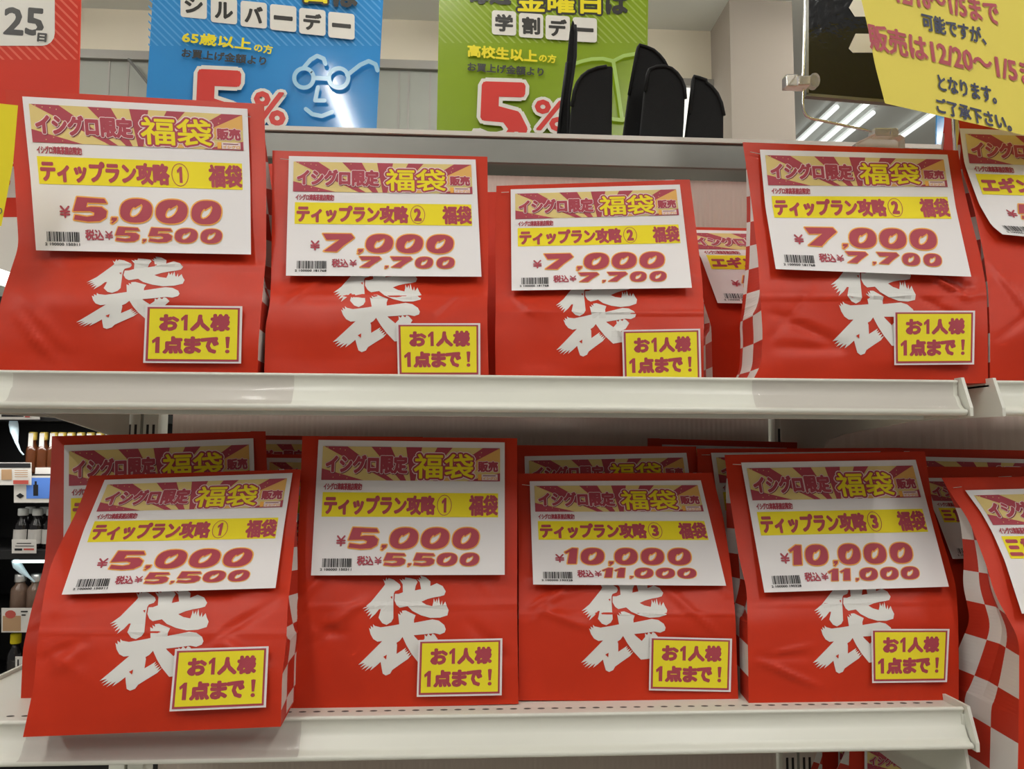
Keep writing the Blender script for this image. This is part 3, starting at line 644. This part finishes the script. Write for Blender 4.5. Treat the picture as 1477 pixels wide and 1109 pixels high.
lay += [(SW, [rect(52, 44, 68, 61)]), (SK, text('日', (55, 48), (67, 49), (54, 59), .9))]
sign([(-150, -90), (118, -80), (112, 190), (-150, 190)], SY, SRED, lay, 'red striped hanging sign with date twenty five in a white box')
S = lambda x, y: (200 + x / 3.6925, y / 3.6925)
lay = [(SBLUL, stripes(210, 560, -70, 72, 11, 3, box_(214, -70, 549, 66)))]
for cx, cy, ch in ((279.4, 7.5, 'シ'), (323, 15, 'ル'), (366, 21, 'バ'), (408.5, 26, 'ー'), (450.6, 31.5, 'デ'), (492.5, 37, 'ー')):
    q = rrect(-19, -18.5, 19, 18.5, 4); q = np.stack([q[:, 0] + cx, q[:, 1] + cy + q[:, 0] * .1], -1); lay.append((SW, [q]))
    hx, hy = (12, 11) if ch != 'ー' else (12.5, 2.0)
    lay.append((SK, text(ch, (cx - hx, cy - hy - 1.2), (cx + hx, cy - hy + 1.2), (cx - hx, cy + hy - 1.2), 1.2)))
lay += blob('日', (440, -26), (471, -24), (440, 2), 1.2, ((SK, 3), (SY_, 0)))
lay += [(SK, text('は', (482, -24), (514, -22), (482, 8), 1.8))]
lay += [(SY_, text('65歳以上', (264, 45), (363, 56), (262.5, 61), .7) + text('の方', (367, 62), (393, 66), (366.5, 74), .5)), (SK, text('お買上げ金額より', (263, 69.5), (384, 82), (262, 82), .5))]
lay += blob('5', (281, 104), (349, 107), (276, 212), 5, ((SW, 5.5), (SR5, 0)))
lay += blob('%', (368, 132), (412, 135), (366, 178), 1.6, ((SW, 4.5), (SR5, 0)))
lay += [(SW, [np.array([(300, 180), (375, 183), (490, 188), (490, 230), (300, 230)])])]
ln = []
for c in ((438.3, 112.4), (488.4, 112.4)):
    ln += line2(list(circle(*c, 14, 14, 24)) + [circle(*c, 14, 14, 24)[0]], 3)
for pth in ([(930, 415), (1010, 418)], [(875, 365), (915, 318), (950, 297), (985, 312), (995, 340)], [(1110, 400), (1180, 345), (1225, 325), (1262, 342), (1272, 375)], [(955, 465), (940, 535), (990, 535)], [(890, 580), (925, 608), (975, 618), (1030, 596)]):
    ln += line2([S(*q) for q in pth], 3.0)
lay += [(FACE, ln)]
sign([(226, -90), (557, -80), (540, 240), (205, 230)], SY, SBLU, lay, 'blue hanging sign with spectacled face line drawing and five percent')
lay = [(SGRNL, stripes(620, 950, -70, 62, 11, 3, box_(633, -70, 932, 62)))]
lay += blob('金曜日', (746, -16), (866, -12), (746, 16), 1.0, ((SK, 3), (SY_, 0)))
lay += [(SK, text('は', (875, -10), (904, -9), (875, 19), 1.6) + text('毎週', (676, -28), (736, -26), (676, 4), 1.6))]
for cx, cy, ch in ((727, 33, '学'), (766, 37, '割'), (804.5, 40, 'デ'), (843.5, 43, 'ー')):
    q = rrect(-17.5, -17.5, 17.5, 17.5, 4); q = np.stack([q[:, 0] + cx, q[:, 1] + cy + q[:, 0] * .06], -1); lay.append((SW, [q]))
    hx, hy = (12, 11.5) if ch != 'ー' else (11.5, 1.8)
    lay.append((SK, text(ch, (cx - hx, cy - hy - .7), (cx + hx, cy - hy + .7), (cx - hx, cy + hy - .7), 1.1)))
lay += [(SY_, text('高校生以上', (675, 64.5), (774.5, 73), (675, 81), .8) + text('の方', (778, 77.5), (802, 79.5), (777.5, 89), .5)), (SK, text('お買上げ金額より', (675, 90), (784, 98), (674.5, 102), .5))]
lay += blob('5', (691, 122), (759, 124), (687, 213), 5, ((SW, 5.5), (SR5, 0)))
lay += blob('%', (773, 144), (816, 147), (771, 186), 1.4, ((SW, 4.5), (SR5, 0)))
lay += blob('割引', (680, 197), (820, 200), (680, 250), 3, ((SW, 6), (SR5, 0)))
G_ = lambda x, y: (580 + x / 3.6925, y / 3.6925); ln = []
for pth in ([(900, 345), (960, 325), (1010, 314), (1070, 312), (1125, 325), (1180, 297), (1250, 285), (1300, 282)], [(1125, 325), (1150, 480), (1172, 635)], [(1100, 630), (1175, 640), (1200, 625)]): ln += line2([G_(*q) for q in pth], 2.6)
lay += [(BOOK, ln)]
sign([(635, -90), (936, -85), (932, 240), (629, 240)], SY, SGRN, lay, 'green hanging sign with open book line drawing and five percent')
sign([(1354, 60), (1400, 60), (1400, 1590), (1318, 1590)], .9, SBLU, [], 'tall narrow blue banner beside the chrome pole', 'banner', 'banner')
sign([(-120, 226), (60, 236), (60, 404), (-120, 404)], 1.5, SW, [(SRED, [rect(-118, 236, 58, 313)]), (SW, [rect(-118, 240, 34, 285)]), (SR5, [circle(6, 262, 9, 9, 16)])], 'grey board with red and white print above the bottle display, behind the large upper bag', 'display_board_sign', 'board')

# yellow notices, curled paper
YNOTE = mat('yellow_notice_paper', srgb(244, 226, 104), .6, spec=.2); YP2 = mat('yellow_notice_deep', srgb(236, 218, 44), .6, spec=.2); NPINK = mat('notice_pink', srgb(190, 84, 96), .6); NBLUE = mat('notice_navy', srgb(66, 70, 96), .6)
def paper(fY, L, R, m, prints, label, thick=None):
    P = MB(); n = 24; t = np.linspace(0, 1, n); LL = np.array(L, float); RR = np.array(R, float); tl = np.linspace(0, 1, len(L))
    gx = lambda A, k: np.interp(t, tl, A[:, k]); a = np.linspace(0, 1, n)[None]
    X = gx(LL, 0)[:, None] * (1 - a) + gx(RR, 0)[:, None] * a; Y = gx(LL, 1)[:, None] * (1 - a) + gx(RR, 1)[:, None] * a
    P.grid(at(X, Y, fY(X, Y))[:, ::-1], m)
    for i, (mm, ps) in enumerate(prints): put(P, dice(ps, 14, 14), lambda A: at(A[:, 0], A[:, 1], fY(A[:, 0], A[:, 1]) - .0005 - .0003 * i), mm)
    return tag(P.build('yellow_notice', smooth=True), label, 'notice')
fY = lambda x, y: .000 + .00012 * (x - 1380) + .018 * np.sin((x - 1242) / 170.)
tx1 = text('12/16〜1/5まで', (1290, -28), (1437, 4), (1295, 4), .9); tx3 = text('販売は12/20〜1/5まで', (1251, 33), (1520, 96), (1256, 70), 1.0)
tx2 = text('可能ですが、', (1329, 18), (1420, 41), (1332, 42), .7) + text('となります。', (1352, 107), (1435, 127), (1355, 130), .7) + text('ご了承下さい。', (1349, 140), (1456, 168), (1353, 162), .7)
SH = mat('notice_shade_print', srgb(205, 180, 90), .6)
paper(fY, [(1200, -170), (1228, -60), (1242.5, 0), (1251.6, 39), (1262, 94), (1276.5, 149)], [(1600, -100), (1605, 0), (1610, 50), (1613, 100), (1617, 160), (1622, 228)], YNOTE, [(SH, [p + [1.2, 1.5] for p in tx1 + tx3]), (NPINK, tx1 + tx3), (NBLUE, tx2)], 'large curled yellow notice with pink dates over the upper shelf')
paper(lambda x, y: -.012 + 0 * x, [(-70, 142), (-72, 235), (-75, 322)], [(26, 152), (19, 235), (2, 326)], YP2, [(NBLUE, ring(circle(0, 304, 3.2, 4.2, 12), circle(0, 304, 2, 3, 12)))], 'deep yellow notice overlapping the edge of the large upper bag')

# poster stand: wire, clear clips, black poster
CLEAR = mat('clear_plastic', (.86, .84, .82), .08, trans=.75, spec=.6)
WY = .10
wp = [(1162, -150), (1161, -40), (1160, 60), (1158.5, 110), (1158, 150), (1159, 160), (1163, 167), (1170, 171), (1190, 175), (1230, 183.5), (1268, 192)]
A = at(np.array([p[0] for p in wp], float), np.array([p[1] for p in wp], float), WY)
base = at(np.array([1275.]), np.array([205.]), WY)[0]
st = empty('poster_stand', base, 'bent chrome wire stand with two clear plastic clips by the black poster', 'sign holder')
m = MB(); m.tube(A, .0014, CHROME, 10); m.build('wire', st, smooth=True)
def pxbox(mb, x0, y0, x1, y1, Y0, Y1, mt):
    q = at(np.array([x0, x1, x1, x0], float), np.array([y1, y1, y0, y0], float), Y0); mb.prism(q, (0, Y1 - Y0, 0), mt)
m = MB(); pxbox(m, 1134, 106, 1152, 124, WY - .006, WY + .006, CLEAR); pxbox(m, 1151, 108, 1170, 122, WY - .008, WY + .008, CLEAR); q = circle(1176, 115, 8, 11, 16); m.prism(at(q[:, 0], q[:, 1], WY - .004), (0, .008, 0), CLEAR); m.build('clip', st, bevel=.0015, label='clear plastic clip on the wire')
m = MB(); pxbox(m, 1262, 184, 1296, 197, WY - .007, WY + .007, CLEAR); q = circle(1291, 190.5, 6, 6.5, 16); m.prism(at(q[:, 0], q[:, 1], WY - .009), (0, .018, 0), CLEAR)
P = at(np.array([1234, 1262, 1300, 1306, 1306, 1234.]), np.array([206, 192, 194, 198, 216, 216.]), WY - .01); m.prism(P, (0, .02, 0), CLEAR); m.build('clip', st, bevel=.0012, label='clear plastic base clip')
def poster_mat():
    m = mat('crumpled_black_gloss', (.008, .009, .014), .10, spec=.6); nt = m.node_tree; b = nt.nodes['Principled BSDF']
    tc = nt.nodes.new('ShaderNodeTexCoord'); n = nt.nodes.new('ShaderNodeTexNoise'); n.inputs['Scale'].default_value = 120; n.inputs['Detail'].default_value = 2
    bp = nt.nodes.new('ShaderNodeBump'); bp.inputs['Strength'].default_value = .5; bp.inputs['Distance'].default_value = .0012
    nt.links.new(tc.outputs['Object'], n.inputs['Vector']); nt.links.new(n.outputs['Fac'], bp.inputs['Height']); nt.links.new(bp.outputs[0], b.inputs['Normal']); return m
e = MB(); PY = .12; q = np.array([(1166, -150), (1420, -140), (1420, 156), (1166, 134)], float); e.prism(at(q[:, 0], q[:, 1], PY), (0, .003, 0), poster_mat())
put(e, [np.array([(1224.5, 11), (1234, -6), (1262, -6), (1262, 24), (1233, 24)], float), np.array([(1224, 70), (1234, 48.5), (1275, 49), (1275, 76), (1230, 76)], float)], flat(PY, .0006), SW)
po = tag(e.build('poster'), 'crumpled glossy black poster with white arrow shapes, behind the yellow notice', 'poster')
fm = MB(); q = at(np.array([1163, 1166.5, 1166.5, 1163.]), np.array([-150, -150, 136, 136.]), PY - .002); fm.prism(q, (0, .007, 0), ALU)
q = at(np.array([1163, 1420, 1420, 1163.]), np.array([134, 155.5, 160, 138.]), PY - .002); fm.prism(q, (0, .007, 0), ALU)
o0 = np.array(po.location); fo = fm.build('poster_frame', po)
c = at(np.array([1381.5]), np.array([200.]), .135)[0]
m = MB(); m.tube([(c[0], c[1], UPZ), (c[0] - .001, c[1], c[2] - .05), (c[0] - .002, c[1], c[2] + .12)], .0042, CHROME, 16); m.lathe((c[0], c[1], UPZ), [(.018, 0), (.018, .003), (.006, .006)], CHROME, 20)
tag(m.build('pole', smooth=False), 'chrome pole standing between the clipped bag and the egi bag', 'pole')

# ------------------------------------------------------------------ room
WALL = mat('beige_wall', srgb(228, 218, 196), .8, noise=.03, nscale=3); PAN = mat('grey_wall_panel', srgb(150, 152, 142), .6, noise=.02, nscale=3); CEILM = mat('ceiling_board', srgb(232, 234, 228), .8, noise=.02, nscale=2); FLOORM = mat('vinyl_floor', srgb(170, 165, 155), .35, noise=.05, nscale=4); GREYT = mat('grey_trim', srgb(150, 146, 138), .5)
b = MB(); b.box((-5, -4.5, -.05), (6, 9, 0), FLOORM); struct(b.build('floor'))
b = MB(); b.box((-5, -4.5, CEIL), (6, 9, CEIL + .05), CEILM); struct(b.build('ceiling'))
BY = 2.62
xr = float(at(np.array([1054.]), np.array([100.]), BY)[0, 0])
b = MB(); b.box((-5, BY, 0), (xr, BY + .1, CEIL), WALL); struct(b.build('wall_back'))
a0 = at(np.array([1054., 1145.]), np.array([100., 100.]), BY - .25)
b = MB(); b.box((a0[0, 0], BY - .25, 0), (a0[1, 0], BY + .15, CEIL), mat('column_paint', srgb(164, 154, 142), .8, noise=.02, nscale=3)); struct(b.build('trim_1'))
tz = float(at(np.array([350.]), np.array([86.]), BY - .03)[0, 2]); xg = float(at(np.array([935.]), np.array([100.]), BY)[0, 0])
b = MB(); b.box((-5, BY - .04, tz - .02), (xg - .15, BY, tz + .02), GREYT); struct(b.build('trim_2'))
b = MB(); b.box((-5, BY - .02, 0), (xg - .15, BY, tz - .02), PAN)
for px in (155, 183, 589, 575, 620): 
    X = float(at(np.array([float(px)]), np.array([150.]), BY - .02)[0, 0]); b.box((X - .004, BY - .023, 0), (X + .004, BY - .019, tz - .02), GREYT)
struct(b.build('trim_3'))
q = at(np.array([185., 215.]), np.array([85., 122.]), BY - .06); b = MB(); b.tube(q, .006, mat('grey_cable', (.15, .15, .14), .6), 8); tag(b.build('cable'), 'grey cable slanting across the wall panel between the red and blue signs', 'cable')
q = at(np.array([975., 1044.]), np.array([126., 126.]), BY - .01)
b = MB(); b.box((q[0, 0], BY - .012, .9), (q[1, 0], BY - .004, q[0, 2]), mat('bright_window_pane', (1, 1, .96), .3, emit=.9)); struct(b.build('window_1'))
b = MB(); b.box((q[0, 0] - .12, BY - .03, q[0, 2]), (q[1, 0] + .01, BY - .004, q[0, 2] + .035), GREYT); struct(b.build('trim_4'))
TUBE = mat('lit_tube', (1, .97, .92), .3, emit=38.0); CASE = mat('lamp_case', (.75, .75, .72), .4)
TUBE2 = mat('lit_tube_far', (.95, 1, .98), .3, emit=1.6)
def lamp(x, y, L, label, k=1.0):
    e = empty('ceiling_lamp', (x, y, CEIL - .06), label, 'lamp', 'ceiling tube lamps')
    c = MB(); c.prism([(x - .055 * k, y - L / 2, CEIL - .02), (x + .055 * k, y - L / 2, CEIL - .02), (x + .075 * k, y - L / 2, CEIL), (x - .075 * k, y - L / 2, CEIL)], (0, L, 0), CASE); c.build('lamp_case', e)
    t = MB(); t.tube([(x, y - L / 2 + .03, CEIL - .042), (x, y + L / 2 - .03, CEIL - .042)], .016 * max(.8, k), TUBE2 if k < 1 else TUBE, 12); t.build('tube', e, smooth=True)
for x, y, n in LAMPS: lamp(x, y, n, 'white ceiling tube lamp in a row out of view overhead')  # the row behind the shelving is added to brighten the back wall
for (xa, ya, xb, yb), lab in zip(((1148, 206, 1196, 168), (1172, 212, 1246, 160), (1190, 212, 1254, 176), (1300, 196, 1338, 172)), ('nearest the column', 'second from the column', 'third from the column', 'farthest from the column')):
    A = at_z(np.array([xa, xb], float), np.array([ya, yb], float), CEIL - .042)
    lamp(float(A[:, 0].mean()), float(A[:, 1].mean()), float(abs(A[0, 1] - A[1, 1])) + .3, 'white tube lamp on the far ceiling, ' + lab, .22)

# ------------------------------------------------------------------ dark bottle display in the background
BY0 = 1.40
KB = mat('black_display', (.010, .010, .011), .5); BROWN = mat('brown_glass', (.10, .030, .010), .12, spec=.6); DARKG = mat('dark_glass', (.012, .011, .012), .12, spec=.6); GOLD = mat('gold_cap', (.72, .55, .12), .3, metal=.3); WCAP = mat('white_cap', (.78, .82, .80), .4); LAB = mat('label_paper', (.70, .68, .64), .6); SILV = mat('silver_cap', (.75, .75, .74), .25, metal=.7); CLRG = mat('amber_glass', (.22, .14, .10), .12, spec=.6); BLUEP = mat('blue_print', (.10, .25, .75), .5); TAN = mat('food_print', (.45, .28, .15), .6); REDP = mat('red_print', (.5, .08, .06), .6)
def zat(py, Y=BY0): return float(at(np.array([60.]), np.array([float(py)]), Y)[0, 2])
def xat(px, Y=BY0): return float(at(np.array([float(px)]), np.array([750.]), Y)[0, 0])
bd = empty('bottle_display', (xat(60), BY0 + .1, 0), 'black open display unit of bottles beyond the white shelving', 'display unit')
b = MB(); b.box((xat(-120), BY0 + .22, 0), (xat(215), BY0 + .24, zat(406)), KB); b.box((xat(-120), BY0 - .06, 0), (xat(-115), BY0 + .24, zat(406)), KB); b.build('cabinet', bd)
SHP = [zat(683), zat(790), zat(880), zat(985)]
for z in SHP + [zat(596)]:
    b = MB(); b.box((xat(-118), BY0 - .05, z - .022), (xat(214), BY0 + .22, z), KB); b.build('display_board', bd)
LED = mat('led_strip', (.80, 1, .95), .3, emit=2.2)
b = MB(); b.box((xat(20, BY0 - .05), BY0 - .045, zat(808)), (xat(120), BY0 - .038, zat(804)), LED); b.build('light_strip', bd, label='glowing white light strip')
area('display_light', (xat(60), BY0 - .1, zat(615)), .5, .05, 1.2)
def bottle(px, dy, zb, h, r_, body, cap, label, group, strip=True, lab=False, caph=.18):
    X = xat(px, BY0 + dy); c = (X, BY0 + dy, zb); e = empty('bottle', c, label, 'bottle', group)
    m = MB(); m.lathe(c, [(r_ * .9, 0), (r_, .004), (r_, h * .55), (r_ * .92, h * .62), (r_ * .55, h * .72), (r_ * .5, h * (1 - caph))], body); m.build('glass', e, smooth=True)
    m = MB(); m.lathe(c, [(r_ * .62, h * (1 - caph) - .002), (r_ * .66, h * (1 - caph)), (r_ * .66, h * .985), (r_ * .58, h)], cap); m.build('cap', e, smooth=True)
    if strip: m = MB(); m.box((X - .006, BY0 + dy - r_ * .75, zb + h * .60), (X + .006, BY0 + dy - r_ * .70, zb + h * .97), LAB); m.build('seal_strip', e)
    if lab: m = MB(); a = np.linspace(-2.6, -.5, 9); m.grid(np.array([[(X + (r_ + .0008) * math.cos(t), BY0 + dy + (r_ + .0008) * math.sin(t), zb + q) for t in a] for q in (h * .12, h * .48)]), LAB); m.build('label', e)
z0 = SHP[0]; hB = zat(623) - z0
for i, px in enumerate((41, 57, 72, 84, 97, 111, 125, 139, 152)):
    bottle(px, 0, z0, hB, .0150, BROWN, GOLD, 'brown bottle with gold cap, ' + ('first', 'second', 'third', 'fourth', 'fifth', 'sixth', 'seventh', 'eighth', 'last')[i] + ' from the left in its row', 'brown bottles with gold caps')
z1 = SHP[1]; hW = zat(733) - z1
for px, dy, t in ((33, 0, 'front left'), (54, 0, 'front right'), (43, .05, 'back left'), (64, .05, 'back right'), (74, 0, 'half hidden by the bag')):
    bottle(px, dy, z1, hW, .0190, DARKG, WCAP, 'dark bottle with white cap, ' + t + ' of its cluster', 'dark bottles with white caps', False, True, .16)
z2 = SHP[2]; hS = zat(827) - z2
for px, t in ((35, 'nearer the display side'), (58, 'half hidden by the leaning bag')):
    bottle(px, 0, z2, hS, .0215, CLRG, SILV, 'clear amber bottle with silver cap, ' + t, 'amber bottles with silver caps', False, False, .2)
bottle(33, 0, SHP[3], zat(913) - SHP[3], .019, DARKG, YEL, 'dark bottle with yellow cap on the lowest display board', 'dark bottle', False, False)
def tagcard(x0, y0, x1, y1, layers, label, Y=BY0 - .062):
    e = MB(); q = np.array([(x0, y1), (x1, y1), (x1, y0), (x0, y0)], float); e.prism(at(q[:, 0], q[:, 1], Y), (0, .002, 0), LAB)
    for i, (m, ps) in enumerate(layers): put(e, ps, flat(Y, .0006 + .0005 * i), m)
    tag(e.build('shelf_card'), label, 'price card', 'price cards of the bottle display')
tagcard(-20, 589, 57, 605, [(INK, [rect(-20, 590.5, 44, 597), rect(2, 598, 34, 601)]), (REDP, [rect(36, 597, 43, 602)])], 'long white price card at the top board of the bottle display')
tagcard(-12, 667, 45, 699.5, [(INK, [rect(-12, 668, 44, 674.5)]), (TAN, [rect(2, 677, 17, 692)]), (REDP, [rect(19, 692.5, 41, 698)]), (TAN, [rect(19 + 2, 678 + 3 * k, 40, 679 + 3 * k) for k in range(4)])], 'price card with black header and food picture')
tagcard(20, 686, 92, 725, [(BLUEP, [rect(38, 689, 88, 719)]), (INK, [rect(48, 699, 55, 715), rect(50, 694, 53, 699)] + [np.array([(23, 715), (29, 711), (35, 715), (29, 719)], float)])], 'price card with blue panel and bottle picture', BY0 - .058)
tagcard(17, 778, 52, 798, [(INK, [rect(24, 783, 45, 784.2), rect(22, 787, 49, 788), rect(21, 791, 32, 794)]), (REDP, [rect(34, 791, 49, 793.5)])], 'small tilted price tag below the white caps')
tagcard(2, 877, 60, 912, [(TAN, [rect(4, 888, 30, 910)]), (REDP, [circle(15, 886, 8, 6, 10)]), (INK, [rect(30, 881, 40, 883), rect(31, 886, 37, 888)])], 'price card with red and tan food picture')
tagcard(22, 947, 48, 971, [(INK, [rect(25, 951, 27, 965)])], 'plain white card low on the bottle display')
e = MB(); e.box((xat(53), BY0 - .02, SHP[0] - .0), (xat(80), BY0 + .03, zat(674)), LAB); tag(e.build('small_box'), 'small white box beside the brown bottles', 'box')
LITE = mat('glowing_pale_blue_plastic', (.62, .80, .88), .3, emit=.25)  # faint glow put into the plastic by emission
e = MB(); P = at(np.array([19, 19.5, 21, 24, 29, 34.]), np.array([602, 612, 622, 638, 650, 656.]), BY0 - .03); e.tube(P, [.008, .011, .010, .004, .002, .002], LITE, 10); tag(e.build('hanging_lure', smooth=True), 'pale tapering plastic strand hanging beside the brown bottles', 'strand')
e = MB(); P = at(np.array([21, 25, 32, 42, 50.]), np.array([807, 815, 823, 832, 839.]), BY0 - .03); e.tube(P, [.008, .011, .008, .003, .002], LITE, 10); tag(e.build('hanging_lure', smooth=True), 'pale tapering plastic strand hanging below the light strip', 'strand')
e = MB(); P = at(np.array([-60, 14.]), np.array([380, 404.]), 1.3); e.tube(P, .02, TUBE2, 12); tag(e.build('tube_lamp', smooth=True), 'glowing white tube above the bottle display, behind the large upper bag', 'lamp')
